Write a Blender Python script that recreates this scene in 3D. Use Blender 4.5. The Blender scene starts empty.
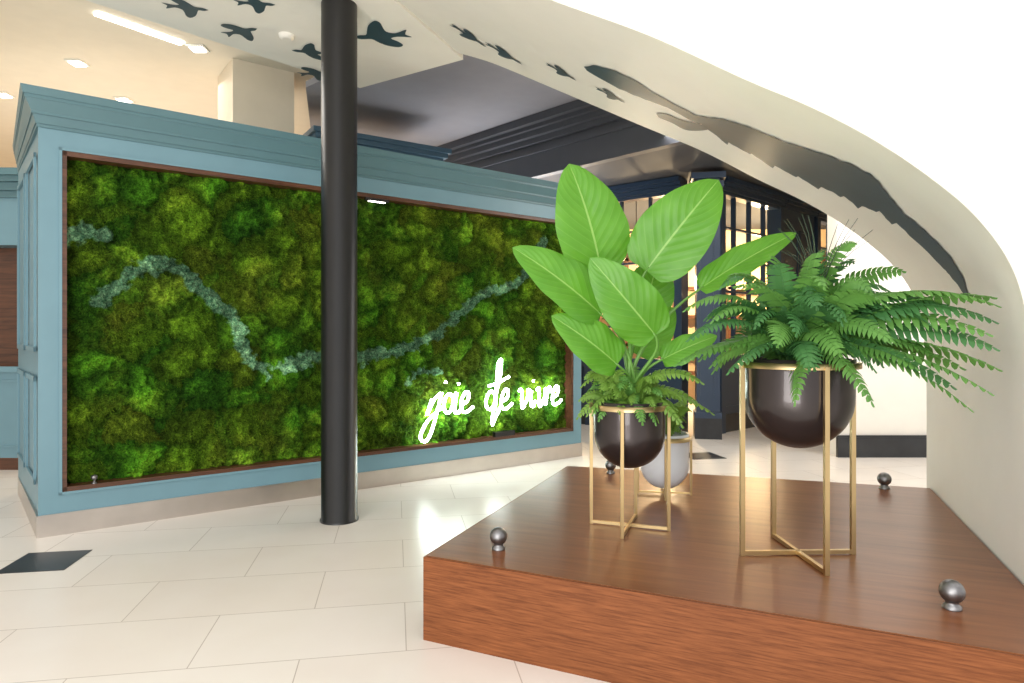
import bpy, math, random
from mathutils import Vector, Matrix, noise
random.seed(4)
scene = bpy.context.scene
try:
    scene.view_settings.view_transform = 'Standard'
    scene.view_settings.look = 'None'
except Exception:
    pass

# ------------------------------------------------------------------ materials
def new_mat(name):
    m = bpy.data.materials.new(name); m.use_nodes = True
    nt = m.node_tree
    return m, nt, nt.nodes['Principled BSDF']

def plain(name, col, rough=0.5, metal=0.0, var=0.06, scale=6.0, bump=0.0, bscale=60.0, emit=None, es=0.0, spec=None, coat=0.0):
    m, nt, p = new_mat(name)
    tc = nt.nodes.new('ShaderNodeTexCoord')
    n = nt.nodes.new('ShaderNodeTexNoise'); n.inputs['Scale'].default_value = scale; n.inputs['Detail'].default_value = 4
    nt.links.new(tc.outputs['Object'], n.inputs['Vector'])
    r = nt.nodes.new('ShaderNodeValToRGB')
    r.color_ramp.elements[0].position = 0.3; r.color_ramp.elements[1].position = 0.7
    r.color_ramp.elements[0].color = tuple(c*(1-var) for c in col)+(1,)
    r.color_ramp.elements[1].color = tuple(min(1, c*(1+var)) for c in col)+(1,)
    nt.links.new(n.outputs['Fac'], r.inputs['Fac'])
    nt.links.new(r.outputs['Color'], p.inputs['Base Color'])
    p.inputs['Roughness'].default_value = rough
    p.inputs['Metallic'].default_value = metal
    if spec is not None: p.inputs['Specular IOR Level'].default_value = spec
    p.inputs['Coat Weight'].default_value = coat
    if emit:
        p.inputs['Emission Color'].default_value = emit+(1,); p.inputs['Emission Strength'].default_value = es
    if bump > 0:
        n2 = nt.nodes.new('ShaderNodeTexNoise'); n2.inputs['Scale'].default_value = bscale
        nt.links.new(tc.outputs['Object'], n2.inputs['Vector'])
        b = nt.nodes.new('ShaderNodeBump'); b.inputs['Strength'].default_value = bump; b.inputs['Distance'].default_value = 0.01
        nt.links.new(n2.outputs['Fac'], b.inputs['Height']); nt.links.new(b.outputs['Normal'], p.inputs['Normal'])
    return m

def wood(name, c1, c2, rough=0.25, sc=(1.2, 16, 16), coat=0.0, dist=0.6, bump=0.12, spec=0.5, lo=0.34, hi=0.62):
    m, nt, p = new_mat(name)
    tc = nt.nodes.new('ShaderNodeTexCoord'); mp = nt.nodes.new('ShaderNodeMapping')
    mp.inputs['Scale'].default_value = sc
    nt.links.new(tc.outputs['Object'], mp.inputs['Vector'])
    n = nt.nodes.new('ShaderNodeTexNoise'); n.inputs['Scale'].default_value = 2.2; n.inputs['Detail'].default_value = 9; n.inputs['Roughness'].default_value = 0.65
    n.inputs['Distortion'].default_value = dist
    nt.links.new(mp.outputs['Vector'], n.inputs['Vector'])
    r = nt.nodes.new('ShaderNodeValToRGB')
    r.color_ramp.elements[0].position = lo; r.color_ramp.elements[1].position = hi
    r.color_ramp.elements[0].color = c1+(1,); r.color_ramp.elements[1].color = c2+(1,)
    nt.links.new(n.outputs['Fac'], r.inputs['Fac'])
    n3 = nt.nodes.new('ShaderNodeTexNoise'); n3.inputs['Scale'].default_value = 1.6; n3.inputs['Detail'].default_value = 3
    nt.links.new(tc.outputs['Object'], n3.inputs['Vector'])
    r3 = nt.nodes.new('ShaderNodeValToRGB'); r3.color_ramp.elements[0].color = (0.80,0.80,0.80,1); r3.color_ramp.elements[1].color = (1.15,1.15,1.15,1)
    nt.links.new(n3.outputs['Fac'], r3.inputs['Fac'])
    mx = nt.nodes.new('ShaderNodeMixRGB'); mx.blend_type = 'MULTIPLY'; mx.inputs[0].default_value = 1
    nt.links.new(r.outputs['Color'], mx.inputs[1]); nt.links.new(r3.outputs['Color'], mx.inputs[2])
    nt.links.new(mx.outputs[0], p.inputs['Base Color'])
    p.inputs['Roughness'].default_value = rough
    p.inputs['Coat Weight'].default_value = coat
    p.inputs['Specular IOR Level'].default_value = spec
    b = nt.nodes.new('ShaderNodeBump'); b.inputs['Strength'].default_value = bump; b.inputs['Distance'].default_value = 0.004
    nt.links.new(n.outputs['Fac'], b.inputs['Height']); nt.links.new(b.outputs['Normal'], p.inputs['Normal'])
    return m

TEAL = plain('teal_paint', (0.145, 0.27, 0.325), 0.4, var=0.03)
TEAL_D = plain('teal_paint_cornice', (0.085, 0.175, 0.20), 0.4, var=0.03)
NAVY = plain('navy_paint', (0.022, 0.042, 0.08), 0.35, var=0.05)
NAVYC = plain('navy_cornice_paint', (0.07, 0.14, 0.20), 0.4, var=0.05)
DARKW = plain('charcoal_paint', (0.075, 0.082, 0.10), 0.6, var=0.05)
DARKC = plain('charcoal_ceiling_paint', (0.04, 0.045, 0.056), 0.8, var=0.05)
GREYC = plain('grey_ceiling_paint', (0.30, 0.30, 0.335), 0.8, var=0.03)
WHITE = plain('white_plaster', (0.88, 0.875, 0.86), 0.6, var=0.01)
CREAM = plain('cream_soffit_plaster', (0.86, 0.835, 0.765), 0.6, var=0.012)
WARM = plain('warm_ceiling_plaster', (0.86, 0.79, 0.66), 0.7, var=0.02)
WARMW = plain('warm_wall', (0.80, 0.56, 0.33), 0.7, var=0.1, scale=2)
CREAMW = plain('cream_wall_paint', (0.86, 0.83, 0.77), 0.6, var=0.02)
COLW = plain('column_paint', (0.82, 0.73, 0.59), 0.6, var=0.02)
BLACK = plain('black_enamel', (0.008, 0.008, 0.009), 0.36, var=0.1)
BLKTILE = plain('black_tile_stone', (0.022, 0.024, 0.028), 0.3, var=0.3)
STEEL = plain('brushed_steel', (0.58, 0.53, 0.49), 0.28, metal=1.0, var=0.05)
KNOB = plain('pewter_metal', (0.24, 0.235, 0.24), 0.42, metal=1.0, var=0.2, scale=40)
GOLD = plain('champagne_gold', (0.58, 0.43, 0.22), 0.36, metal=1.0, var=0.05)
BOWL = plain('dark_bronze_glaze', (0.045, 0.036, 0.036), 0.28, metal=0.6, var=0.2, coat=0.3)
BOWLW = plain('pale_ceramic', (0.66, 0.68, 0.72), 0.3, var=0.05)
SOIL = plain('soil', (0.03, 0.02, 0.012), 0.9, var=0.5, scale=50, bump=0.8)
DECAL = plain('slate_blue_vinyl', (0.022, 0.058, 0.075), 0.5, var=0.1)
NEON = plain('neon_tube_glass', (1, 1, 1), 0.3, emit=(0.86, 1.0, 0.95), es=26.0)
LAMP = plain('lamp_diffuser', (1, 1, 1), 0.4, emit=(1.0, 0.95, 0.85), es=8.0)
WLAMP = plain('warm_lamp_diffuser', (1, 1, 1), 0.4, emit=(1.0, 0.70, 0.38), es=6.0)
WOODP = wood('walnut_stained_wood', (0.135, 0.041, 0.013), (0.265, 0.098, 0.036), 0.31, (0.8, 9, 9), 0.0, 0.3, 0.03, 0.5, 0.3, 0.7)
WOODF = wood('oak_front_wood', (0.105, 0.031, 0.010), (0.26, 0.088, 0.030), 0.5, (1.1, 70, 70), 0, 0.05, 0.06, 0.2, 0.30, 0.68)
WOODT = wood('walnut_trim', (0.05, 0.018, 0.008), (0.12, 0.045, 0.02), 0.4)

def leafmat(name, ca, cb, cv, rough=0.35, veins=True):
    m, nt, p = new_mat(name)
    uv = nt.nodes.new('ShaderNodeUVMap')
    tc = nt.nodes.new('ShaderNodeTexCoord')
    n = nt.nodes.new('ShaderNodeTexNoise'); n.inputs['Scale'].default_value = 9
    nt.links.new(tc.outputs['Object'], n.inputs['Vector'])
    mx = nt.nodes.new('ShaderNodeMixRGB'); mx.inputs[1].default_value = ca+(1,); mx.inputs[2].default_value = cb+(1,)
    nt.links.new(n.outputs['Fac'], mx.inputs[0])
    out = mx.outputs[0]
    if veins:
        sp = nt.nodes.new('ShaderNodeSeparateXYZ'); nt.links.new(uv.outputs['UV'], sp.inputs[0])
        def mth(op, a, b=None, c=None):
            k = nt.nodes.new('ShaderNodeMath'); k.operation = op
            for i, q in enumerate((a, b, c)):
                if q is None: continue
                if isinstance(q, (int, float)): k.inputs[i].default_value = q
                else: nt.links.new(q, k.inputs[i])
            return k.outputs[0]
        av = mth('ABSOLUTE', mth('SUBTRACT', sp.outputs['Y'], 0.5))
        mid = mth('MULTIPLY', mth('LESS_THAN', av, 0.014), 0.8)
        ph = mth('SUBTRACT', mth('MULTIPLY', sp.outputs['X'], 62.0), mth('MULTIPLY', av, 46.0))
        sv = mth('GREATER_THAN', mth('SINE', ph), 0.96)
        tot = mth('MAXIMUM', mid, mth('MULTIPLY', sv, 0.14))
        m2 = nt.nodes.new('ShaderNodeMixRGB'); m2.inputs[2].default_value = cv+(1,)
        nt.links.new(tot, m2.inputs[0]); nt.links.new(out, m2.inputs[1]); out = m2.outputs[0]
        b = nt.nodes.new('ShaderNodeBump'); b.inputs['Strength'].default_value = 0.16; b.inputs['Distance'].default_value = 0.004
        nt.links.new(mth('SINE', ph), b.inputs['Height']); nt.links.new(b.outputs['Normal'], p.inputs['Normal'])
    nt.links.new(out, p.inputs['Base Color'])
    p.inputs['Roughness'].default_value = rough
    tr = nt.nodes.new('ShaderNodeBsdfTranslucent'); nt.links.new(out, tr.inputs['Color'])
    ms = nt.nodes.new('ShaderNodeMixShader'); ms.inputs[0].default_value = 0.3
    o = nt.nodes['Material Output']
    nt.links.new(p.outputs[0], ms.inputs[1]); nt.links.new(tr.outputs[0], ms.inputs[2]); nt.links.new(ms.outputs[0], o.inputs['Surface'])
    return m
LEAF = leafmat('paddle_leaf', (0.075, 0.26, 0.018), (0.15, 0.40, 0.035), (0.32, 0.56, 0.14))
FERN_A = leafmat('fern_leaf', (0.095, 0.26, 0.05), (0.19, 0.42, 0.09), (0, 0, 0), 0.45, False)
FERN_B = leafmat('fern_leaf_dark', (0.045, 0.16, 0.05), (0.10, 0.28, 0.08), (0, 0, 0), 0.45, False)
FERN_Y = leafmat('fern_leaf_bright', (0.13, 0.27, 0.035), (0.24, 0.42, 0.07), (0, 0, 0), 0.5, False)
STEM = plain('green_stem', (0.13, 0.30, 0.05), 0.4, var=0.15)
WISP = plain('dark_stem', (0.03, 0.06, 0.03), 0.5)

# ------------------------------------------------------------------ mesh builder
class MB:
    def __init__(s):
        s.v = []; s.f = []; s.m = []; s.sm = []; s.uv = []
    def add(s, vs, fs, mi=0, M=None, smooth=False, uv=None):
        o = len(s.v)
        for i, p in enumerate(vs):
            p = Vector(p)
            s.v.append(M @ p if M else p)
            s.uv.append(uv[i] if uv else (0, 0))
        for f in fs:
            s.f.append([o+i for i in f]); s.m.append(mi); s.sm.append(smooth)
    def box(s, x0, x1, y0, y1, z0, z1, mi=0, M=None):
        vs = [(x0,y0,z0),(x1,y0,z0),(x1,y1,z0),(x0,y1,z0),(x0,y0,z1),(x1,y0,z1),(x1,y1,z1),(x0,y1,z1)]
        s.add(vs, [(0,3,2,1),(4,5,6,7),(0,1,5,4),(1,2,6,5),(2,3,7,6),(3,0,4,7)], mi, M)
    def prism(s, pb, z0, pt, z1, mi=0, M=None):
        n = len(pb)
        vs = [(p[0],p[1],z0) for p in pb]+[(p[0],p[1],z1) for p in pt]
        fs = [tuple(range(n))[::-1], tuple(range(n, 2*n))]+[(i,(i+1)%n,n+(i+1)%n,n+i) for i in range(n)]
        s.add(vs, fs, mi, M)
    def lathe(s, c, prof, n=32, mi=0, cap0=True, cap1=True):
        vs = []; fs = []
        for r, z in prof:
            for k in range(n):
                a = 2*math.pi*k/n
                vs.append((c[0]+r*math.cos(a), c[1]+r*math.sin(a), c[2]+z))
        for i in range(len(prof)-1):
            for k in range(n):
                fs.append((i*n+k, i*n+(k+1)%n, (i+1)*n+(k+1)%n, (i+1)*n+k))
        s.add(vs, fs, mi, None, True)
        if cap0: s.add(vs[:n], [tuple(range(n))[::-1]], mi)
        if cap1: s.add(vs[-n:], [tuple(range(n))], mi)
    def tube(s, pts, r, n=8, mi=0, M=None, smooth=True, r1=None):
        pts = [Vector(p) for p in pts]; vs = []; fs = []
        ref = None
        for i, p in enumerate(pts):
            t = (pts[min(i+1, len(pts)-1)]-pts[max(i-1, 0)]).normalized()
            if ref is None:
                ref = Vector((0,0,1)) if abs(t.z) < 0.9 else Vector((1,0,0))
            a = t.cross(ref).normalized(); b = a.cross(t).normalized(); ref = b
            rr = r if r1 is None else r+(r1-r)*i/(len(pts)-1)
            for k in range(n):
                an = 2*math.pi*(k+0.5)/n
                vs.append(p+a*math.cos(an)*rr+b*math.sin(an)*rr)
        for i in range(len(pts)-1):
            for k in range(n):
                fs.append((i*n+k, i*n+(k+1)%n, (i+1)*n+(k+1)%n, (i+1)*n+k))
        fs.append(tuple(range(n))[::-1]); fs.append(tuple(range(len(vs)-n, len(vs))))
        s.add(vs, fs, mi, M, smooth)
    def finish(s, name, mats, M=None, parent=None):
        me = bpy.data.meshes.new(name)
        me.from_pydata([tuple(p) for p in s.v], [], s.f)
        for m in mats: me.materials.append(m)
        me.polygons.foreach_set('material_index', s.m)
        me.polygons.foreach_set('use_smooth', s.sm)
        ul = me.uv_layers.new(name='UVMap')
        li = [0]*len(me.loops); me.loops.foreach_get('vertex_index', li)
        buf = []
        for i in li: buf.extend(s.uv[i])
        ul.data.foreach_set('uv', buf)
        me.update()
        ob = bpy.data.objects.new(name, me); scene.collection.objects.link(ob)
        if parent is not None: ob.parent = parent
        if M: ob.matrix_world = M
        return ob

def catmull(P, n):
    out = []
    for i in range(len(P)-1):
        p0 = P[max(i-1,0)]; p1 = P[i]; p2 = P[i+1]; p3 = P[min(i+2, len(P)-1)]
        for k in range(n):
            t = k/n
            out.append(tuple(0.5*((2*b)+(-a+c)*t+(2*a-5*b+4*c-d)*t*t+(-a+3*b-3*c+d)*t**3) for a,b,c,d in zip(p0,p1,p2,p3)))
    out.append(tuple(P[-1])); return out

def frame(ox, oy, ax, ay):
    l = math.hypot(ax, ay); ax /= l; ay /= l
    return Matrix(((ax, -ay, 0, ox), (ay, ax, 0, oy), (0, 0, 1, 0), (0, 0, 0, 1)))
def empty(name):
    e = bpy.data.objects.new(name, None); scene.collection.objects.link(e); return e

# ------------------------------------------------------------------ floor
m, nt, p = new_mat('cream_porcelain_tile')
tc = nt.nodes.new('ShaderNodeTexCoord'); mp = nt.nodes.new('ShaderNodeMapping')
mp.inputs['Rotation'].default_value = (0, 0, math.radians(-10)); mp.inputs['Location'].default_value = (0.35, 0.22, 0)
nt.links.new(tc.outputs['Object'], mp.inputs['Vector'])
bk = nt.nodes.new('ShaderNodeTexBrick'); bk.inputs['Scale'].default_value = 1.0
bk.inputs['Brick Width'].default_value = 0.78; bk.inputs['Row Height'].default_value = 0.46
bk.inputs['Mortar Size'].default_value = 0.0022; bk.inputs['Mortar Smooth'].default_value = 0.1
bk.inputs['Color1'].default_value = (0.82, 0.75, 0.68, 1); bk.inputs['Color2'].default_value = (0.85, 0.79, 0.725, 1)
bk.inputs['Mortar'].default_value = (0.55, 0.48, 0.42, 1)
nt.links.new(mp.outputs['Vector'], bk.inputs['Vector'])
nz = nt.nodes.new('ShaderNodeTexNoise'); nz.inputs['Scale'].default_value = 3.5; nz.inputs['Detail'].default_value = 6
nt.links.new(tc.outputs['Object'], nz.inputs['Vector'])
mm = nt.nodes.new('ShaderNodeMixRGB'); mm.blend_type = 'SOFT_LIGHT'; mm.inputs[0].default_value = 0.2
nt.links.new(bk.outputs['Color'], mm.inputs[1]); nt.links.new(nz.outputs['Fac'], mm.inputs[2])
nt.links.new(mm.outputs[0], p.inputs['Base Color']); p.inputs['Roughness'].default_value = 0.27
TILE = m
b = MB(); b.box(-9, 9, -4, 13, -0.1, 0)
b.finish('floor', [TILE])
ang = math.radians(10)
for (x, y, w) in [(-2.60, 3.31, 0.32), (1.75, 6.35, 0.34)]:
    b = MB(); b.box(0, w, 0, w, 0.0005, 0.003, 0)
    b.finish('floor_tile_inset', [BLKTILE], frame(x, y, math.cos(ang), math.sin(ang)))

# ------------------------------------------------------------------ moss display box
W = frame(-2.774, 3.92, 0.7957, 0.6058)
DISP = empty('moss_wall_display')
def foot(o, ob=0):
    return [(-0.033-o, -o), (4.35+o, -o), (4.35+o, 1.4+o), (-0.115-o*0.4, 1.435+o)]
b = MB()
b.prism(foot(0.008), 0.0, foot(0.008), 0.13, 1)
for (x0,x1,z0,z1) in [(-0.033,0.084,0.13,2.43),(4.24,4.35,0.13,2.43),(0.084,4.24,2.31,2.43),(0.084,4.24,0.13,0.256)]:
    b.box(x0,x1,0,0.16,z0,z1,0)
bd = [(-0.033,0.15),(4.35,0.15),(4.35,1.4),(-0.115,1.435)]
b.prism(bd,0.13,bd,2.43,0)
for (x0,x1,z0,z1) in [(0.068,0.084,0.24,2.326),(4.24,4.256,0.24,2.326),(0.068,4.256,2.31,2.326),(0.068,4.256,0.24,0.256)]:
    b.box(x0,x1,-0.012,0.02,z0,z1,0)
for (x0,x1,z0,z1) in [(0.084,0.108,0.256,2.31),(4.216,4.24,0.256,2.31),(0.084,4.24,2.28,2.31),(0.084,4.24,0.256,0.283)]:
    b.box(x0,x1,-0.006,0.15,z0,z1,2)
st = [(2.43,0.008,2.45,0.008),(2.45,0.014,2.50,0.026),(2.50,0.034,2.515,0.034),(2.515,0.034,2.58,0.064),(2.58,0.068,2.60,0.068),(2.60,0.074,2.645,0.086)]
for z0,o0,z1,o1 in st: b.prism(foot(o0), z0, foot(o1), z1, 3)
pL = Vector((-0.033, 0, 0)); pB = Vector((-0.115, 1.435, 0)); dv = (pB-pL).normalized()
def sidebox(x0,x1,z0,z1,t,mi=0):
    nrm = Vector((-dv.y, dv.x, 0))
    pts = []
    for z in (z0,z1):
        for (a,o) in ((x0,0),(x1,0),(x1,t),(x0,t)):
            q = pL+dv*a+nrm*o; pts.append((q.x,q.y,z))
    b.add(pts,[(0,3,2,1),(4,5,6,7),(0,1,5,4),(1,2,6,5),(2,3,7,6),(3,0,4,7)],mi)
for (z0,z1) in [(0.3,0.95),(1.1,2.3)]:
    for (x0,x1) in [(0.1,0.66),(0.78,1.34)]:
        sidebox(x0,x1,z0,z0+0.03,0.014); sidebox(x0,x1,z1-0.03,z1,0.014)
        sidebox(x0,x0+0.03,z0,z1,0.014); sidebox(x1-0.03,x1,z0,z1,0.014)
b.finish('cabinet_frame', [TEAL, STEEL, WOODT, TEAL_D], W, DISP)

# moss surface
vein = [(0.279,1.40),(0.36,1.46),(0.45,1.60),(0.553,1.651),(0.66,1.66),(0.76,1.63),(0.883,1.504),(0.98,1.42),(1.075,1.338),(1.142,1.095),(1.20,0.98),(1.313,0.936),(1.5,1.0),(1.72,1.05),(2.04,1.02),(2.393,1.078),(2.723,1.2),(3.08,1.463),(3.3,1.6),(3.578,1.66),(3.8,1.85),(3.94,2.12)]
vein_b = [(0.1,1.80),(0.2,1.85),(0.3,1.83)]
vein_c = [(2.45,0.80),(2.6,0.90),(2.8,0.88)]
def vd(x, z, V):
    best = 9
    for i in range(len(V)-1):
        ax, az = V[i]; bx, bz = V[i+1]
        if abs(x-ax) > 0.6 and abs(x-bx) > 0.6: continue
        dx, dz = bx-ax, bz-az
        t = max(0, min(1, ((x-ax)*dx+(z-az)*dz)/(dx*dx+dz*dz)))
        d = math.hypot(x-ax-t*dx, z-az-t*dz)
        if d < best: best = d
    return best
def veinmask(x, z):
    j = 0.050*noise.noise(Vector((x*9, z*9, 5)))+0.036*noise.noise(Vector((x*24, z*24, 2)))+0.012*noise.noise(Vector((x*60, z*60, 2)))
    d = min(vd(x,z,vein), vd(x,z,vein_b), vd(x,z,vein_c)+0.02)+j
    return max(0, min(1, (0.049-d)/0.016))
X0, X1, Z0, Z1 = 0.109, 4.215, 0.284, 2.279
def mossh(x, z):
    wx = x+0.11*noise.noise(Vector((x*4, z*4, 0))); wz = z+0.11*noise.noise(Vector((x*4, z*4, 9)))
    wx += 0.03*noise.noise(Vector((x*19, z*19, 4))); wz += 0.03*noise.noise(Vector((x*19, z*19, 7)))
    r1 = noise.voronoi(Vector((wx*4.6, wz*4.6, 0.3)))
    d1 = r1[0][0]; c = noise.noise(r1[1][0]*9.7)*0.5+0.5
    e1 = min(1, (r1[0][1]-d1)*2.2)
    d2 = noise.voronoi(Vector((wx*17, wz*17, 1.7)))[0][0]
    amp = 0.020+0.034*c
    h = amp*(math.sqrt(max(0, 1-min(1, d1)**2)))*(0.35+0.65*e1) + 0.020*(1-min(1, d2*1.1)**2)
    h += 0.022*noise.noise(Vector((x*26, z*26, 3)))+0.015*noise.noise(Vector((x*75, z*75, 3)))
    return h, c, e1
NX, NZ = 720, 350
vs = []; cols = []
for j in range(NZ+1):
    z = Z0+(Z1-Z0)*j/NZ
    for i in range(NX+1):
        x = X0+(X1-X0)*i/NX
        vm = veinmask(x, z)
        h, c, e1 = mossh(x, z)
        y = 0.118-h-0.02*vm
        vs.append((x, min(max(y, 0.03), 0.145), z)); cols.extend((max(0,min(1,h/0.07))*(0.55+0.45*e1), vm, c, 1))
fs = [(j*(NX+1)+i, j*(NX+1)+i+1, (j+1)*(NX+1)+i+1, (j+1)*(NX+1)+i) for j in range(NZ) for i in range(NX)]
for k in range(110000):
    x = random.uniform(X0+0.03, X1-0.03); z = random.uniform(Z0+0.03, Z1-0.02)
    h, c, e1 = mossh(x, z); vm = veinmask(x, z)
    if 0.5 < c and vm < 0.3 and random.random() < 0.4: continue
    yy = min(max(0.118-h-0.02*vm, 0.03), 0.145)
    L = random.uniform(0.010, 0.022)+(0.026*random.random() if c < 0.5 else 0)
    if vm > 0.4: L = random.uniform(0.006, 0.014)
    a = random.uniform(0, 6.283); sp = random.uniform(0.3, 1.6)
    d = Vector((math.cos(a)*sp, -0.8, math.sin(a)*sp-(0.7 if c < 0.5 else 0.1))).normalized()*L
    w = Vector((-math.sin(a), random.uniform(-.3,.3), math.cos(a)))*random.uniform(0.0018, 0.0036)
    base = Vector((x, yy+0.003, z)); o = len(vs)
    tip = base+d; tip.y = max(tip.y, 0.008)
    vs.extend([tuple(base-w), tuple(base+w), tuple(tip)])
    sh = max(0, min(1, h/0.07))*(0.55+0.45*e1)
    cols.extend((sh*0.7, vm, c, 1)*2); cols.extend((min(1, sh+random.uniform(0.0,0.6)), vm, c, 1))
    fs.append((o, o+1, o+2))
me = bpy.data.meshes.new('moss_panel'); me.from_pydata(vs, [], fs)
ca = me.color_attributes.new('mc', 'FLOAT_COLOR', 'POINT'); ca.data.foreach_set('color', cols)
me.polygons.foreach_set('use_smooth', [True]*len(fs))
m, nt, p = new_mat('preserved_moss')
at = nt.nodes.new('ShaderNodeAttribute'); at.attribute_name = 'mc'
sp = nt.nodes.new('ShaderNodeSeparateColor'); nt.links.new(at.outputs['Color'], sp.inputs[0])
tc = nt.nodes.new('ShaderNodeTexCoord')
def nse(scale, det=5, w=0.6):
    n = nt.nodes.new('ShaderNodeTexNoise'); n.inputs['Scale'].default_value = scale; n.inputs['Detail'].default_value = det; n.inputs['Roughness'].default_value = w
    nt.links.new(tc.outputs['Object'], n.inputs['Vector']); return n.outputs['Fac']
def ramp(fac, pts):
    r = nt.nodes.new('ShaderNodeValToRGB')
    while len(r.color_ramp.elements) < len(pts): r.color_ramp.elements.new(0.5)
    for e, (q, c) in zip(r.color_ramp.elements, pts): e.position = q; e.color = c+(1,)
    nt.links.new(fac, r.inputs['Fac']); return r.outputs['Color']
def mul(a, c, ty='MULTIPLY', f=1.0):
    k = nt.nodes.new('ShaderNodeMixRGB'); k.blend_type = ty
    if isinstance(f, float): k.inputs[0].default_value = f
    else: nt.links.new(f, k.inputs[0])
    for i, q in ((1,a),(2,c)):
        if isinstance(q, tuple): k.inputs[i].default_value = q
        else: nt.links.new(q, k.inputs[i])
    return k.outputs[0]
cell = ramp(sp.outputs[2], [(0.22,(0.21,0.25,0.025)),(0.36,(0.13,0.22,0.015)),(0.47,(0.16,0.30,0.02)),(0.56,(0.03,0.13,0.010)),(0.70,(0.09,0.30,0.018)),(0.85,(0.022,0.095,0.01))])
big = ramp(nse(1.7, 6, 0.75), [(0.34,(0.022,0.085,0.008)),(0.46,(0.06,0.19,0.010)),(0.54,(0.17,0.32,0.022)),(0.62,(0.27,0.37,0.035)),(0.72,(0.14,0.14,0.03))])
col0 = mul(cell, big, 'MIX', 0.5)
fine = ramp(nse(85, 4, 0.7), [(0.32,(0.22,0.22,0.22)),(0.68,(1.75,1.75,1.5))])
hh = ramp(sp.outputs[0], [(0.05,(0.035,0.05,0.035)),(0.42,(0.42,0.46,0.38)),(0.85,(1.5,1.45,1.25))])  # shade painted in by height: darker hollows and clump edges, lighter tops
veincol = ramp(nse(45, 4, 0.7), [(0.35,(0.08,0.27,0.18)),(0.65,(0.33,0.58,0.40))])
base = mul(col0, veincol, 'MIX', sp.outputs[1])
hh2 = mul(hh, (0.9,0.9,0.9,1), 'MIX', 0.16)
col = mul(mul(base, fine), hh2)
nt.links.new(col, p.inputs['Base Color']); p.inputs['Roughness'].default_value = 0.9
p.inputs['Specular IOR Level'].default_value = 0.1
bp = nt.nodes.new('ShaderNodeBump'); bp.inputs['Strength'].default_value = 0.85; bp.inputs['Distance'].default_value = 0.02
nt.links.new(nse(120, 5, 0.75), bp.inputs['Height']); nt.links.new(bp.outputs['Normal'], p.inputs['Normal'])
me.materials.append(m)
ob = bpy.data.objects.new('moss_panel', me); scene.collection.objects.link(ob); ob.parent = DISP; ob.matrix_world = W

# neon script sign
b = MB()
bz = 0.53
def stroke(pts, ox, sc=1.0):
    P = [(ox+q[0]*sc+0.14*q[1], 0.0, bz+q[1]*1.08*sc) for q in pts]
    b.tube(catmull(P, 6), 0.0115, 8, 0)
def circ(ox, cx, cz, rx, rz):
    stroke([(cx+rx*math.cos(t*math.pi/4+0.8), cz+rz*math.sin(t*math.pi/4+0.8)) for t in range(9)], ox)
E = [(0.0,0.06),(0.06,0.09),(0.065,0.15),(0.03,0.16),(0.0,0.10),(0.01,0.02),(0.06,0.0),(0.13,0.04)]
stroke([(0.12,0.17),(0.10,0.05),(0.06,-0.13),(0.01,-0.2),(-0.04,-0.16),(0.0,-0.06),(0.10,0.03),(0.16,0.06)], 2.60)
stroke([(0.10,0.16),(0.04,0.10),(0.0,0.0),(0.03,0.12)], 2.60)
circ(2.60, 0.20, 0.08, 0.045, 0.075)
stroke([(0.245,0.10),(0.27,0.16),(0.27,0.02),(0.31,0.0),(0.34,0.04)], 2.60)
stroke([(q[0]+0.33, q[1]) for q in E], 2.60)
for (x,z) in ((2.78,0.26),(2.91,0.24)): b.tube([(x,0,bz+z),(x+0.004,0,bz+z+0.018)],0.011,8,0)
circ(3.20, 0.04, 0.08, 0.05, 0.075)
stroke([(0.11,0.42),(0.12,0.30),(0.09,0.10),(0.08,-0.12),(0.12,-0.05),(0.16,0.02)], 3.20)
stroke([(0.11,0.42),(0.08,0.38),(0.085,0.26),(0.10,0.0)], 3.20)
stroke([(0.0,0.2),(0.1,0.22),(0.22,0.27)], 3.20)
stroke([(q[0]+0.16, q[1]) for q in E], 3.20)
Vv = [(0.0,0.14),(0.03,0.15),(0.05,0.02),(0.07,0.0),(0.11,0.08),(0.11,0.15),(0.14,0.12)]
stroke(Vv, 3.55); stroke([(0.15,0.14),(0.155,0.03),(0.19,0.0),(0.21,0.05)], 3.55)
stroke([(q[0]+0.21,q[1]) for q in Vv], 3.55)
stroke([(0.34,0.0),(0.355,0.13),(0.37,0.16),(0.39,0.12),(0.42,0.13)], 3.55)
stroke([(q[0]*0.9+0.42,q[1]) for q in E], 3.55)
b.tube([(3.74,0,bz+0.23),(3.744,0,bz+0.248)],0.010,8,0)
for x in (2.7,2.95,3.28,3.62,3.95): b.tube([(x,0.0,bz+0.02),(x,0.07,bz+0.02)],0.006,6,1)
b.box(3.30,3.52,-0.005,0.04,0.283,0.325,1)
b.finish('neon_sign', [NEON, BLACK], W @ Matrix.Translation((0, 0.005, 0)), DISP)

b = MB(); b.lathe((0.25,0.012,0.283),[(0.016,0),(0.016,0.006),(0.006,0.01),(0.006,0.02),(0.017,0.028),(0.02,0.04),(0.014,0.05),(0.004,0.054)],16)
b.finish('accent_spot_light',[KNOB], W, DISP)
b = MB(); b.box(2.05,2.25,0.0,0.03,2.258,2.28,0); b.box(2.08,2.22,0.005,0.025,2.252,2.258,1)
b.finish('accent_strip_light',[BLACK, LAMP], W, DISP)

# ------------------------------------------------------------------ round column
b = MB()
b.lathe((-1.12,4.28,0),[(0.122,0),(0.122,0.012),(0.114,0.016),(0.114,3.339)],48)
b.finish('round_column',[BLACK])

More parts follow.
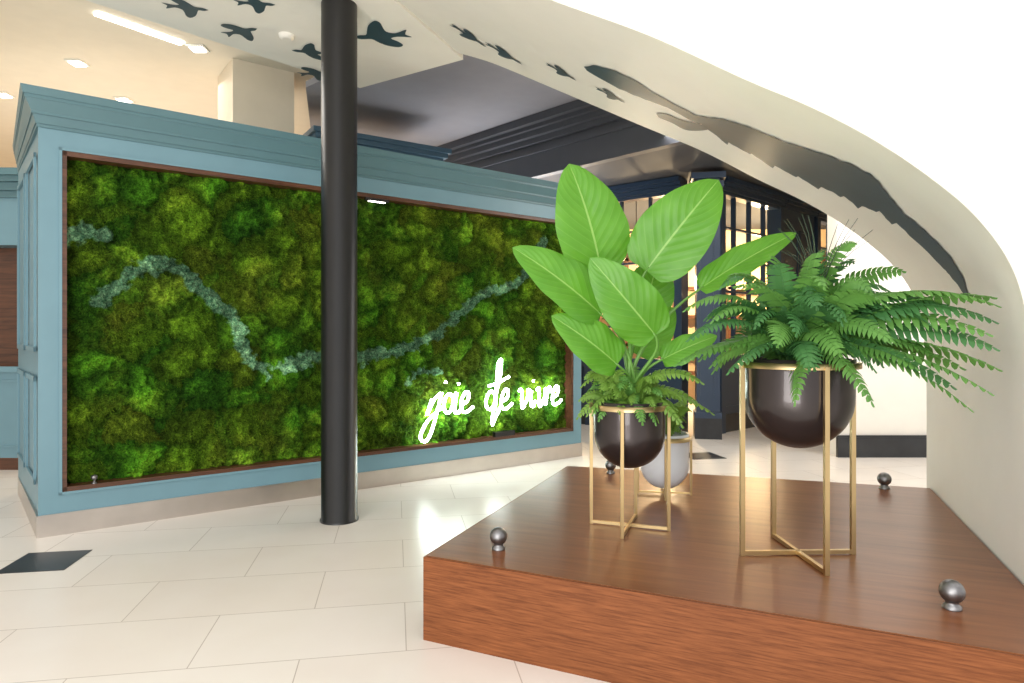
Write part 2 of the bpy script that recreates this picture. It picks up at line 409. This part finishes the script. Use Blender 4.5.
# ------------------------------------------------------------------ arch / soffit
D = frame(0, 0, 0.925, -0.38)
PR = [(-2.3,3.36),(-2.0,3.23),(-1.48,2.95),(-0.9,2.635),(-0.5,2.42),(-0.136,2.19),(0.1,2.05),(0.3,1.91),(0.484,1.75),(0.62,1.60),(0.72,1.42),(0.765,1.2),(0.78,0.9),(0.78,0.0)]
prof = catmull(PR, 8)
VF, VB = 2.7, 4.52
b = MB()
n = len(prof)
vs = [(u,VF,z) for u,z in prof]+[(u,VB,z) for u,z in prof]
b.add(vs, [(i,n+i,n+i+1,i+1) for i in range(n-1)], 1, None, True)
outl = list(prof)+[(3.6,0.0),(3.6,3.9),(-2.3,3.9)]
b.add([(u,VF,z) for u,z in outl], [tuple(range(len(outl)))], 0)
b.add([(u,VB,z) for u,z in outl], [tuple(range(len(outl)))[::-1]], 1)
k = [(3.6,0.0),(3.6,3.9),(-2.3,3.9),prof[0]]
for i in range(3):
    (a0,a1),(c0,c1) = k[i],k[i+1]
    b.add([(a0,VF,a1),(c0,VF,c1),(c0,VB,c1),(a0,VB,a1)],[(0,1,2,3)],0)
b.tube([(u,VF-0.003,z+0.0) for u,z in prof], 0.006, 6, 1)
b.finish('wall_arch', [WHITE, CREAM], D)
b = MB()
pl = [(-0.38,5.13),(-1.317,5.72),(-2.73,4.216),(-4.8,2.03),(-4.2,0.6),(-1.94,1.34)]
b.prism(pl, 3.34, pl, 3.55, 0)
b.finish('ceiling_soffit', [CREAM])

def zu(u):
    for i in range(len(prof)-1):
        if prof[i][0] <= u <= prof[i+1][0]:
            t = (u-prof[i][0])/max(1e-6, prof[i+1][0]-prof[i][0])
            return prof[i][1]+t*(prof[i+1][1]-prof[i][1])
    return prof[-1][1]
def nrm_off(u, off=0.004):
    z1 = zu(u-0.02); z2 = zu(min(u+0.02, 0.775)); t = Vector((min(u+0.02,0.775)-(u-0.02), z2-z1)).normalized()
    return Vector((t.y*off, -t.x*off))
# painted silhouette mural on the curved soffit
path = catmull([(-1.03,3.60),(-0.87,3.58),(-0.722,3.60),(-0.60,3.66),(-0.417,3.70),(-0.28,3.66),(-0.158,3.61),(-0.04,3.62),(0.078,3.60),(0.19,3.54),(0.29,3.47),(0.37,3.45),(0.431,3.44),(0.50,3.47),(0.575,3.48),(0.665,3.44),(0.70,3.41),(0.742,3.37)], 10)
wid = [0.03,0.17,0.16,0.08,0.07,0.22,0.26,0.28,0.30,0.33,0.32,0.30,0.17,0.12,0.14,0.12,0.09,0.02]
b = MB(); vs = []; fs = []
for i,(u,v) in enumerate(path):
    q = i/10; a = int(q); w = wid[min(a,17)]*(1-(q-a))+wid[min(a+1,17)]*(q-a)
    top = 0.03*noise.noise(Vector((i*0.25,7,2)))
    low = 0.02*noise.noise(Vector((i*0.3,4,2)))
    if 3 < q < 13:
        ph = (q-3)*1.0; kk = int(ph); low += 0.10*(ph-kk)*(1 if kk % 2 else 0.5)
    o = nrm_off(u); z = zu(u)
    for s in range(9):
        vv = (v - w + top) + (2*w-top+low)*s/8
        vs.append((u+o.x, vv, z+o.y))
for i in range(len(path)-1):
    for s in range(8): fs.append((i*9+s, i*9+s+1, (i+1)*9+s+1, (i+1)*9+s))
b.add(vs, fs, 0, None, True)
# short branch joined to the underside of the silhouette
vs = []; fs = []
br = catmull([(-0.70,4.02),(-0.62,3.98),(-0.55,4.0),(-0.46,3.90),(-0.38,3.78)], 6)
for i,(u,v) in enumerate(br):
    o = nrm_off(u); z = zu(u); w = 0.03+0.07*math.sin(math.pi*min(1,(i+1)/len(br)))
    for s in range(3): vs.append((u+o.x, v-w+w*s, z+o.y))
for i in range(len(br)-1):
    for s in range(2): fs.append((i*3+s, i*3+s+1, (i+1)*3+s+1, (i+1)*3+s))
b.add(vs, fs, 0)
b.finish('soffit_mural', [DECAL], D)

BIRD = [(0.52,0.02),(0.40,0.085),(0.27,0.08),(0.20,0.20),(0.10,0.38),(-0.06,0.50),(-0.13,0.42),(-0.12,0.28),(-0.13,0.13),(-0.27,0.06),(-0.5,0.15),(-0.43,0.0),(-0.52,-0.11),(-0.27,-0.06),(-0.13,-0.10),(-0.22,-0.22),(-0.27,-0.36),(-0.16,-0.42),(0.02,-0.34),(0.14,-0.20),(0.22,-0.07),(0.40,-0.05)]
def bird_shape(sz, rot):
    P = catmull(BIRD+[BIRD[0]], 3)[:-1]
    c, s = math.cos(rot), math.sin(rot)
    return [((x*c-y*s)*sz, (x*s+y*c)*sz) for x,y in P]
flat = [(-2.127,4.305,0.26,0.2),(-1.914,4.645,0.27,-0.3),(-1.656,4.253,0.24,0.1),(-1.512,4.99,0.28,3.3),(-1.609,5.39,0.27,-0.1),(-0.93,4.72,0.40,3.0)]
for (x,y,sz,rot) in flat:
    b = MB(); P = bird_shape(sz, rot)
    b.add([(x+a, y+c*1.15, 3.337) for a,c in P], [tuple(range(len(P)))], 0)
    b.finish('bird_decal', [DECAL])
for (u,v,sz,rot) in [(-1.93,3.95,0.27,0.9),(-1.72,4.05,0.27,0.6),(-1.27,3.9,0.21,0.5),(-0.98,3.98,0.20,0.3)]:
    b = MB(); P = bird_shape(sz, rot); vs = []
    for a,c in P:
        uu = u+a*0.85; o = nrm_off(uu, 0.006); vs.append((uu+o.x, v+c*1.1, zu(uu)+o.y))
    b.add(vs, [tuple(range(len(P)))], 0)
    b.finish('bird_decal', [DECAL], D)
b = MB(); b.lathe((-1.61,4.71,3.31),[(0.03,0),(0.05,0.008),(0.055,0.03)],24)
b.finish('smoke_detector', [CREAM])

# ------------------------------------------------------------------ platform
b = MB()
pf = [(-1.31,2.27),(0.772,2.175),(0.772,4.38),(-1.33,4.21)]
pi_ = [(-1.30,2.28),(0.772,2.185),(0.772,4.37),(-1.32,4.20)]
b.prism(pf, 0.0, pf, 0.327, 1)
b.prism(pi_, 0.327, pi_, 0.33, 0)
b.finish('display_platform', [WOODP, WOODF], D)
for (x,y,r) in [(-0.055,2.68,0.036),(1.40,2.10,0.037),(2.11,3.74,0.037),(0.62,4.15,0.034)]:
    b = MB(); P = [(r*0.75,0),(r*0.75,0.008),(r*0.55,0.014),(r*0.5,0.022),(r*0.6,0.026)]
    c = 0.022+r*0.85
    for k in range(11):
        a = -0.95+k*(0.95+math.pi/2)/10
        P.append((max(0.001, r*math.cos(a)), c+r*math.sin(a)))
    b.lathe((x,y,0.331), P, 24)
    b.finish('ball_finial', [KNOB])

# ------------------------------------------------------------------ planters
def stand_and_bowl(b, c, R, rb, zr, zb, rot, z0=0.33, gold=0, bowl=1, soil=2, bar=0.011):
    cx, cy = c
    for k in range(4):
        a = rot+k*math.pi/2
        x, y = cx+R*math.cos(a), cy+R*math.sin(a)
        b.tube([(x,y,z0+0.001),(x,y,zr-0.012)], bar*1.1, 4, gold, None, False)
    for k in range(2):
        a = rot+k*math.pi/2
        b.tube([(cx+R*math.cos(a),cy+R*math.sin(a),z0+0.012),(cx-R*math.cos(a),cy-R*math.sin(a),z0+0.012)], bar, 4, gold, None, False)
    P = []
    for (rr,zz) in ((R+0.004,-0.011),(R+0.004,0.011),(R-0.014,0.011),(R-0.014,-0.011),(R+0.004,-0.011)): P.append((rr, zz))
    b.lathe((cx,cy,zr-0.012), P, 48, gold, False, False)
    P = []
    for k in range(14):
        a = -math.pi/2+0.02+k*(math.pi/2-0.02)/13
        P.append((rb*math.cos(a), zb+rb+rb*math.sin(a)))
    P += [(rb+0.001, zr-0.03),(rb+0.003, zr+0.012),(rb-0.008, zr+0.012),(rb-0.010, zr-0.03)]
    b.lathe((cx,cy,0), P, 48, bowl, True, False)
    b.lathe((cx,cy,0), [(rb-0.008, zr-0.035),(0.02, zr-0.02)], 32, soil, False, True)

def bez(p0, p1, p2, p3, n):
    out = []
    for i in range(n+1):
        t = i/n; s = 1-t
        out.append(p0*s**3+p1*3*s*s*t+p2*3*s*t*t+p3*t**3)
    return out
def frond(b, base, tip, rise, L, mi, pairs=24, droop=0.25, stem=None):
    base, tip = Vector(base), Vector(tip); d = tip-base
    h = Vector((d.x, d.y, 0))
    p1 = base+h*0.12+Vector((0,0,max(d.z*0.5,0)+rise)); p2 = base+h*0.62+Vector((0,0,max(d.z, d.z*0.4)+rise))
    C = bez(base, p1, p2, tip, pairs)
    if h.length < 1e-3: h = Vector((1,0,0))
    side0 = h.normalized().cross(Vector((0,0,1)))
    b.tube(C, 0.0035, 4, mi if stem is None else stem, None, True, 0.001)
    tw = random.uniform(-0.8,0.8)
    for i in range(2, pairs+1):
        t = i/pairs
        T = (C[min(i+1,pairs)]-C[i-1]).normalized()
        N = side0.cross(T).normalized()
        sd = (side0*math.cos(tw)+N*math.sin(tw)).normalized(); N = sd.cross(T).normalized()
        ln = L*min(1, 0.4+2.8*t)*(1-t**2.8)**0.7+0.006
        wd = (C[i]-C[i-1]).length*1.0
        wd = min(wd, 0.026)
        for sg in (-1, 1):
            dr = (sd*sg+T*0.32+Vector((0,0,-droop*random.uniform(0.3,1.2)))).normalized()
            wv = T*wd*0.5
            p = C[i]; q = p+dr*ln*0.45+N*0.003; r = p+dr*ln*0.8+Vector((0,0,-0.05*ln)); e = p+dr*ln+T*0.1*ln+Vector((0,0,-0.18*ln))
            b.add([p-wv*0.8,p+wv*0.9,q+wv*1.0,q-wv*0.9,r+wv*0.75,r-wv*0.6,e], [(0,1,2,3),(3,2,4,5),(5,4,6)], mi)

def leaf(b, base, tip, width, nrm, mi, bend=0.08, fold=0.18):
    base, tip, nrm = Vector(base), Vector(tip), Vector(nrm)
    L = tip-base; l = L.length; T = L.normalized(); S = T.cross(nrm).normalized(); N = S.cross(T).normalized()
    if N.dot(nrm) < 0: N = -N
    NU, NV = 24, 12; vs = []; uv = []
    for i in range(NU+1):
        t = i/NU
        w = width*0.5*(math.sin(math.pi*min(1, t**0.72))**0.60)*(1.04-0.12*t) if 0 < t < 1 else 0.0015
        for j in range(NV+1):
            v = j/NV*2-1
            off = bend*4*t*(1-t)*l*0.6 + fold*abs(v)*w + 0.010*math.sin(t*19-abs(v)*3+S.x*5)*abs(v)**2*(1-t) - 0.12*w*v*v*v*v
            off -= bend*l*t*t*0.5
            p = base+T*(l*t)+S*(v*w)-T*(0.10*abs(v)*w*(1-t)**4*4)+N*off
            vs.append(p); uv.append((t, j/NV))
    fs = [(i*(NV+1)+j, i*(NV+1)+j+1, (i+1)*(NV+1)+j+1, (i+1)*(NV+1)+j) for i in range(NU) for j in range(NV)]
    b.add(vs, fs, mi, None, True, uv)

# big fern
def clear_wall(p):
    # keep fronds on the open side of the curved wall
    u = p.x*0.925-p.y*0.38
    lim = 0.69 if p.z < 1.35 else 0.69-(p.z-1.35)*1.1
    if u > lim: p = Vector((p.x-(u-lim)*0.925, p.y+(u-lim)*0.38, p.z))
    return p
b = MB(); c = Vector((1.13,2.61,1.08))
stand_and_bowl(b, (1.13,2.61), 0.222, 0.205, 1.095, 0.755, math.radians(-88), bar=0.011)
tips = [(-.46,-.1,.10),(-.42,.1,.22),(-.30,-.15,.30),(-.24,.1,.36),(-.13,-.1,.38),(-.02,.15,.42),(.06,-.05,.43),(.12,.1,.44),(.23,0,.48),(.30,.15,.42),(.36,-.1,.36),(.42,.1,.28),
        (.57,-.28,.25),(.61,-.30,.165),(.60,-.31,.07),(.46,-.32,-.14),(.38,-.35,-.06),(.42,-.2,.04),(-.14,-.3,-.12),(.12,-.32,-.12),(-.34,-.2,-.02),(-.48,.0,.0),(.3,-.28,.0),(.5,-.15,.22),(.5,-.2,.14),(-.2,-.3,.08),(0,-.34,.05),(.54,-.3,.12),(.48,-.25,.0),
        (.58,-.32,.22),(.5,-.2,.2),(.55,-.33,.0),(.2,-.3,.1),(.36,-.25,.16),(-.08,-.32,.0),(.5,-.36,-.08)]
for (x,y,z) in tips:
    bs = c+Vector((random.uniform(-.07,.07),random.uniform(-.07,.07),0))
    frond(b, bs, clear_wall(c+Vector((x,y,z))), 0.14 if z < .25 else 0.05, 0.084, random.choice((3,3,4)), 28)
for k in range(52):
    a = random.uniform(0, 6.283); r = random.uniform(0.18, 0.40); z = random.uniform(-0.05, 0.36)*(1.15-r)
    bs = c+Vector((math.cos(a)*.06, math.sin(a)*.06, 0))
    frond(b, bs, clear_wall(c+Vector((math.cos(a)*r, math.sin(a)*r, z))), 0.13, 0.066, random.choice((3,3,4,4)), 20)
for k in range(20):
    a = random.uniform(-0.5, 0.5); z = random.uniform(0.45,0.60)
    q = c+Vector((0.12+a*0.4, random.uniform(-.1,.1), z))
    b.tube(bez(c, c+Vector((0.05,0,0.2)), c+Vector((0.1,0,0.4)), q, 8), 0.0035, 4, 5, None, True, 0.001)
b.finish('potted_fern', [GOLD, BOWL, SOIL, FERN_A, FERN_B, WISP])

# paddle leaf plant
b = MB(); c = Vector((0.53,2.985,0.87))
stand_and_bowl(b, (0.53,2.985), 0.175, 0.16, 0.892, 0.60, math.radians(-110), bar=0.009)
LV = [((.40,2.98,1.50),(.262,2.93,1.965),.345,(0.25,-1,0.05)),
      ((.605,2.98,1.49),(.925,2.95,1.90),.33,(-0.25,-1,0.1)),
      ((.395,2.92,1.29),(.008,2.85,1.585),.25,(0.1,-1,0.55)),
      ((.855,3.0,1.41),(1.27,2.95,1.665),.17,(0.0,-1,0.9)),
      ((.625,2.88,1.20),(.335,2.80,1.525),.25,(-0.35,-1,0.25)),
      ((.462,2.9,1.07),(.175,2.82,1.285),.21,(0.2,-1,0.35)),
      ((.62,3.12,1.30),(.70,3.15,1.57),.24,(0.0,-1,0.3)),
      ((.67,2.95,1.09),(.90,2.9,1.20),.14,(0.1,-1,0.8)),
      ((.60,3.12,1.10),(.78,3.2,1.34),.19,(-0.3,-1,0.5))]
for (bs,tp,w,nr) in LV:
    leaf(b, bs, tp, w, nr, 3, random.uniform(0.05,0.1), random.uniform(0.10,0.26))
    B = Vector(bs); T = (Vector(tp)-B)
    s0 = c+Vector((random.uniform(-.03,.03), random.uniform(-.03,.03), 0))
    b.tube(bez(s0, s0+Vector((0,0,(B.z-s0.z)*0.5)), B-T.normalized()*0.12, B+T*0.04, 14), 0.011, 8, 4, None, True, 0.005)
for k in range(70):
    a = random.uniform(0, 6.283); r = random.uniform(0.10, 0.24); z = random.uniform(-0.05, 0.16)
    bs = c+Vector((math.cos(a)*.08, math.sin(a)*.08, 0))
    frond(b, bs, c+Vector((math.cos(a)*r, math.sin(a)*r, z)), 0.06, 0.036, random.choice((5,5,6)), 15)
for (x,y,z) in [(.30,-.05,.02),(.36,-.05,-.02),(.3,-.1,.12),(-.22,-.05,.1),(.2,-.15,-.06),(-.2,-.1,-.02)]:
    frond(b, c, c+Vector((x,y,z)), 0.1, 0.045, 5, 18)
b.finish('potted_bird_of_paradise', [GOLD, BOWL, SOIL, LEAF, STEM, FERN_Y, FERN_A])

b = MB(); c = Vector((0.83,3.6,0.66))
stand_and_bowl(b, (0.83,3.6), 0.142, 0.13, 0.655, 0.365, math.radians(-100), bar=0.007)
for k in range(26):
    a = random.uniform(0, 6.283); r = random.uniform(0.06, 0.17)
    frond(b, c+Vector((math.cos(a)*.04, math.sin(a)*.04, -0.02)), c+Vector((math.cos(a)*r, math.sin(a)*r, random.uniform(0.0,0.16))), 0.05, 0.034, 3, 13)
b.finish('potted_plant', [GOLD, BOWLW, SOIL, FERN_Y])

# ------------------------------------------------------------------ background
b = MB(); b.box(-9,9,12,12.2,0,3.95); b.finish('wall_back',[WARMW])
b = MB(); b.box(-9.2,-9,-1,12,0,3.95); b.finish('wall_left',[CREAMW])
b = MB(); b.box(9,9.2,3,12,0,3.95); b.finish('wall_right',[CREAMW])
b = MB(); b.box(-9,9,2.6,12.2,3.9,4.0); b.finish('ceiling',[WARM])
b = MB(); g = [(-0.9,5.4),(-2.0,6.4),(-3.5,12.0),(8.9,12.0),(8.9,5.4)]
b.prism(g,3.6,g,3.66); b.finish('ceiling_recess',[GREYC])
F = frame(-2.0, 9.83, 1.85, -1.91)
b = MB(); b.box(0,7,0,0.1,3.0,3.6,0,None)
b.box(0,7,-0.03,0,3.26,3.30,0); b.box(0,7,-0.06,0,3.36,3.42,0); b.box(0,7,-0.12,0,3.42,3.48,0); b.box(0,7,-0.17,0,3.48,3.52,0); b.box(0,7,-0.24,0,3.52,3.6,0)
b.finish('trim_bulkhead',[DARKW], F)
b = MB(); g = [(-2.0,9.9),(2.9,4.95),(8.9,4.95),(8.9,12),(-2.0,12)]
b.prism(g,3.12,g,3.18); b.finish('ceiling_dark',[DARKC])

def storefront(name, p0, p1, cols, swin=1.0, nv=3):
    dx, dy = p1[0]-p0[0], p1[1]-p0[1]; L = math.hypot(dx, dy)
    M = frame(p0[0], p0[1], dx, dy); b = MB()
    b.box(0,L,0,0.14,0,0.22,1)
    b.box(0,L,0.01,0.13,0.22,swin,0)
    b.box(0,L,0,0.14,2.93,3.11,0)
    for z,o in ((2.97,0.04),(3.02,0.08),(3.06,0.12)): b.box(0,L,-o,0.14,z,z+0.05,0)
    n = cols; pw = L/n
    for i in range(n+1):
        x = min(max(i*pw,0.05),L-0.05); b.box(x-0.05,x+0.05,-0.03,0.17,0,2.95,0)
    for i in range(n):
        x0 = i*pw+0.05; x1 = (i+1)*pw-0.05
        for k in range(1,nv):
            x = x0+(x1-x0)*k/nv; b.box(x-0.012,x+0.012,0.03,0.09,swin,2.93,0)
        for k in range(1,5):
            z = swin+(2.93-swin)*k/5; b.box(x0,x1,0.03,0.09,z-0.012,z+0.012,0)
        for (z0,z1) in ((0.3,0.32),(0.76,0.78)): b.box(x0+0.06,x1-0.06,-0.005,0.01,z0,z1,0)
        b.box(x0+0.06,x0+0.08,-0.005,0.01,0.3,0.78,0); b.box(x1-0.08,x1-0.06,-0.005,0.01,0.3,0.78,0)
    b.finish(name,[NAVY,BLKTILE],M)
storefront('window_1', (0.0,9.62), (2.07,8.01), 2, 0.9, 3)
storefront('window_2', (2.52,8.02), (3.74,9.13), 1, 0.95, 4)
storefront('window_3', (4.55,9.88), (5.8,11.0), 1, 0.95, 3)
b = MB(); b.box(0,1.06,0,0.2,0,0.24,1); b.box(0,1.06,0.01,0.2,0.24,3.11,0)
for x in (0.05,0.55):
    for (z0,z1) in ((0.4,1.2),(1.35,2.7)):
        b.box(x,x+0.45,-0.004,0.012,z0,z0+0.025,0); b.box(x,x+0.45,-0.004,0.012,z1-0.025,z1,0)
        b.box(x,x+0.025,-0.004,0.012,z0,z1,0); b.box(x+0.425,x+0.45,-0.004,0.012,z0,z1,0)
for z,o in ((2.97,0.04),(3.02,0.08),(3.06,0.12)): b.box(0,1.06,-o,0.14,z,z+0.05,0)
b.finish('wall_panelled_bay',[NAVY,BLKTILE], frame(3.75,9.14,0.8,0.74))
b = MB(); b.box(-0.15,0.15,-0.15,0.15,0,0.24,1); b.box(-0.13,0.13,-0.13,0.13,0.24,3.0,0)
for z,o in ((0.24,0.15),(2.75,0.15),(2.9,0.17),(3.0,0.19)): b.box(-o,o,-o,o,z,z+0.07,0)
for x in (-0.09,0.06): b.box(x,x+0.03,-0.138,-0.13,0.5,2.6,0)
b.finish('corner_pilaster',[NAVY,BLKTILE], frame(2.29,7.74,0.98,-0.2))
b = MB(); b.box(3.2,8.9,6.5,6.7,0,3.11,0); b.finish('wall_far_right',[CREAMW])
b = MB(); b.box(3.19,8.9,6.46,6.499,0,0.2,0); b.box(3.19,8.9,6.47,6.499,0.2,0.215,0); b.finish('baseboard_far_right',[BLKTILE])
b = MB()
for z in (0.5,1.0,1.5,2.0,2.5): b.box(0.2,6.5,11.6,11.95,z,z+0.05)
for k in range(8): b.box(0.2+k*0.9,0.25+k*0.9,11.6,11.95,0,2.55)
b.finish('back_bar_shelving',[WOODT])
for (x,y,z) in [(1.5,9.5,2.25),(2.9,10.0,2.45),(3.35,9.9,2.2),(3.9,10.9,2.3),(1.3,10.6,2.1),(1.75,9.3,1.75)]:
    b = MB(); b.tube([(x,y,z+0.15),(x,y,3.119)],0.006,6,1)
    b.lathe((x,y,z),[(0.10,0),(0.13,0.05),(0.11,0.14),(0.03,0.20)],24,0); b.finish('pendant_lamp',[WLAMP,BLACK])
M = frame(-1.95,6.77,1.2,0.79)
b = MB(); b.box(0,1.32,0,0.6,0,3.1,0)
for z,o,z1 in ((3.1,0.02,3.15),(3.15,0.05,3.2),(3.2,0.09,3.25),(3.25,0.12,3.3)): b.box(-o,1.32+o,-o,0.6,z,z1,0)
b.box(0.1,1.2,-0.015,0,0.4,2.9,0)
b.finish('tall_casework',[NAVYC],M)
b = MB(); b.box(-0.3,0.3,-0.3,0.3,0,3.899,0); b.box(-0.33,0.33,-0.33,0.33,0,0.2,0)
b.finish('square_column',[COLW],frame(-2.66,6.85,0.8,0.6))
b = MB()
M = frame(-5.9,5.87,1,0)
b.box(0,1.66,0,0.6,0,0.107,1); b.box(0,1.66,0,0.6,0.107,0.9,0); b.box(0,1.66,0,0.6,2.0,2.42,0)
b.box(0,0.1,0,0.6,0.9,2.0,0); b.box(1.60,1.66,0,0.6,0.9,2.0,0); b.box(0.1,1.6,0.2,0.6,0.9,2.0,1)
b.box(-0.02,1.68,-0.03,0.02,0.87,0.92,0)
for x in (0.1,0.65,1.2):
    b.box(x,x+0.42,-0.012,0,0.2,0.22,0); b.box(x,x+0.42,-0.012,0,0.78,0.8,0); b.box(x,x+0.02,-0.012,0,0.2,0.8,0); b.box(x+0.4,x+0.42,-0.012,0,0.2,0.8,0)
for z,o,z1 in ((2.42,0.02,2.48),(2.48,0.05,2.55),(2.55,0.09,2.6),(2.6,0.12,2.66)): b.box(-o,1.66+o,-o,0.6,z,z1,2)
b.finish('reception_cabinet',[TEAL,WOODT,TEAL_D],M)

for (x,y) in [(-4.3,6.53),(-4.44,7.55),(-2.95,6.2),(-5.7,7.4),(-6.2,6.0),(-5.2,8.8)]:
    b = MB(); b.box(-0.08,0.08,-0.08,0.08,3.885,3.899,1); b.box(-0.055,0.055,-0.055,0.055,3.875,3.886,0)
    b.finish('recessed_light',[LAMP,CREAM],Matrix.Translation((x,y,0)))
b = MB(); b.box(0,0.72,0,0.08,3.885,3.899,0); b.finish('linear_ceiling_light',[LAMP],frame(-3.45,5.5,0.42,0.55))

# ------------------------------------------------------------------ lights
def area(name, loc, tgt, sx, sy, e, col=(1,1,1)):
    l = bpy.data.lights.new(name,'AREA'); l.shape='RECTANGLE'; l.size=sx; l.size_y=sy; l.energy=e; l.color=col
    o = bpy.data.objects.new(name,l); scene.collection.objects.link(o); o.location=loc
    o.rotation_euler=(Vector(tgt)-Vector(loc)).to_track_quat('-Z','Y').to_euler()
def point(name, loc, e, col, r=0.1):
    l = bpy.data.lights.new(name,'POINT'); l.energy=e; l.color=col; l.shadow_soft_size=r
    o = bpy.data.objects.new(name,l); scene.collection.objects.link(o); o.location=loc
area('window_daylight', (-1.5,-3.2,3.0), (0.0,4,1.2), 6, 3, 260, (1,0.985,0.96))
area('soffit_fill_light', (-1.2,-0.6,0.35), (0.3,4.2,3.0), 2.4, 0.6, 60, (1,0.985,0.95))  # added fill from behind the camera to brighten the soffit; not a window
area('ceiling_panel_light', (-3.6,4.9,3.85), (-3.0,3.5,0), 1.6, 1.2, 55, (1,0.96,0.9))
area('hall_light', (-4.5,8,3.8), (-4.5,8,0), 3, 3, 70, (1,0.9,0.76))
area('hall_ceiling_fill', (-4.6,7.6,1.5), (-4.4,7.6,3.9), 3, 2, 45, (1,0.93,0.82))  # added fill aimed up to brighten the warm hall ceiling; no fixture there
area('grey_ceiling_fill', (0.3,8.5,2.3), (-0.2,7.6,3.6), 1.2, 0.8, 34, (0.97,0.98,1))  # added fill hidden behind the moss cabinet, lifts the grey ceiling
area('grey_ceiling_fill_near', (-0.1,7.75,2.45), (-0.9,7.0,3.6), 0.8, 0.3, 14, (0.97,0.98,1))  # second unseen fill added below the grey ceiling
area('hall_light_mid', (2.2,5.9,3.05), (2.2,6.2,0), 1.5, 0.8, 45, (1,0.96,0.92))
area('right_wall_fill', (4.4,5.0,2.9), (4.2,6.5,1.3), 1.5, 0.8, 65, (1,0.97,0.93))  # added out-of-view fill to brighten the far right cream wall
point('bar_light', (2.6,10.4,2.0), 300, (1,0.75,0.44))
point('bar_light_side', (4.2,11.0,2.2), 260, (1,0.73,0.40))
point('bar_light_far', (0.9,11.0,2.0), 200, (1,0.75,0.44))
w = bpy.data.worlds.new('World'); scene.world = w; w.use_nodes = True
w.node_tree.nodes['Background'].inputs[0].default_value = (1.0,0.985,0.96,1); w.node_tree.nodes['Background'].inputs[1].default_value = 1.12

cam = bpy.data.cameras.new('Camera'); co = bpy.data.objects.new('Camera', cam); scene.collection.objects.link(co)
co.location = (0,0,1.2); co.rotation_euler = (math.radians(90),0,0)
cam.lens = 660/1024*36; cam.sensor_width = 36; cam.shift_y = -0.00635; cam.clip_start = 0.05
scene.camera = co
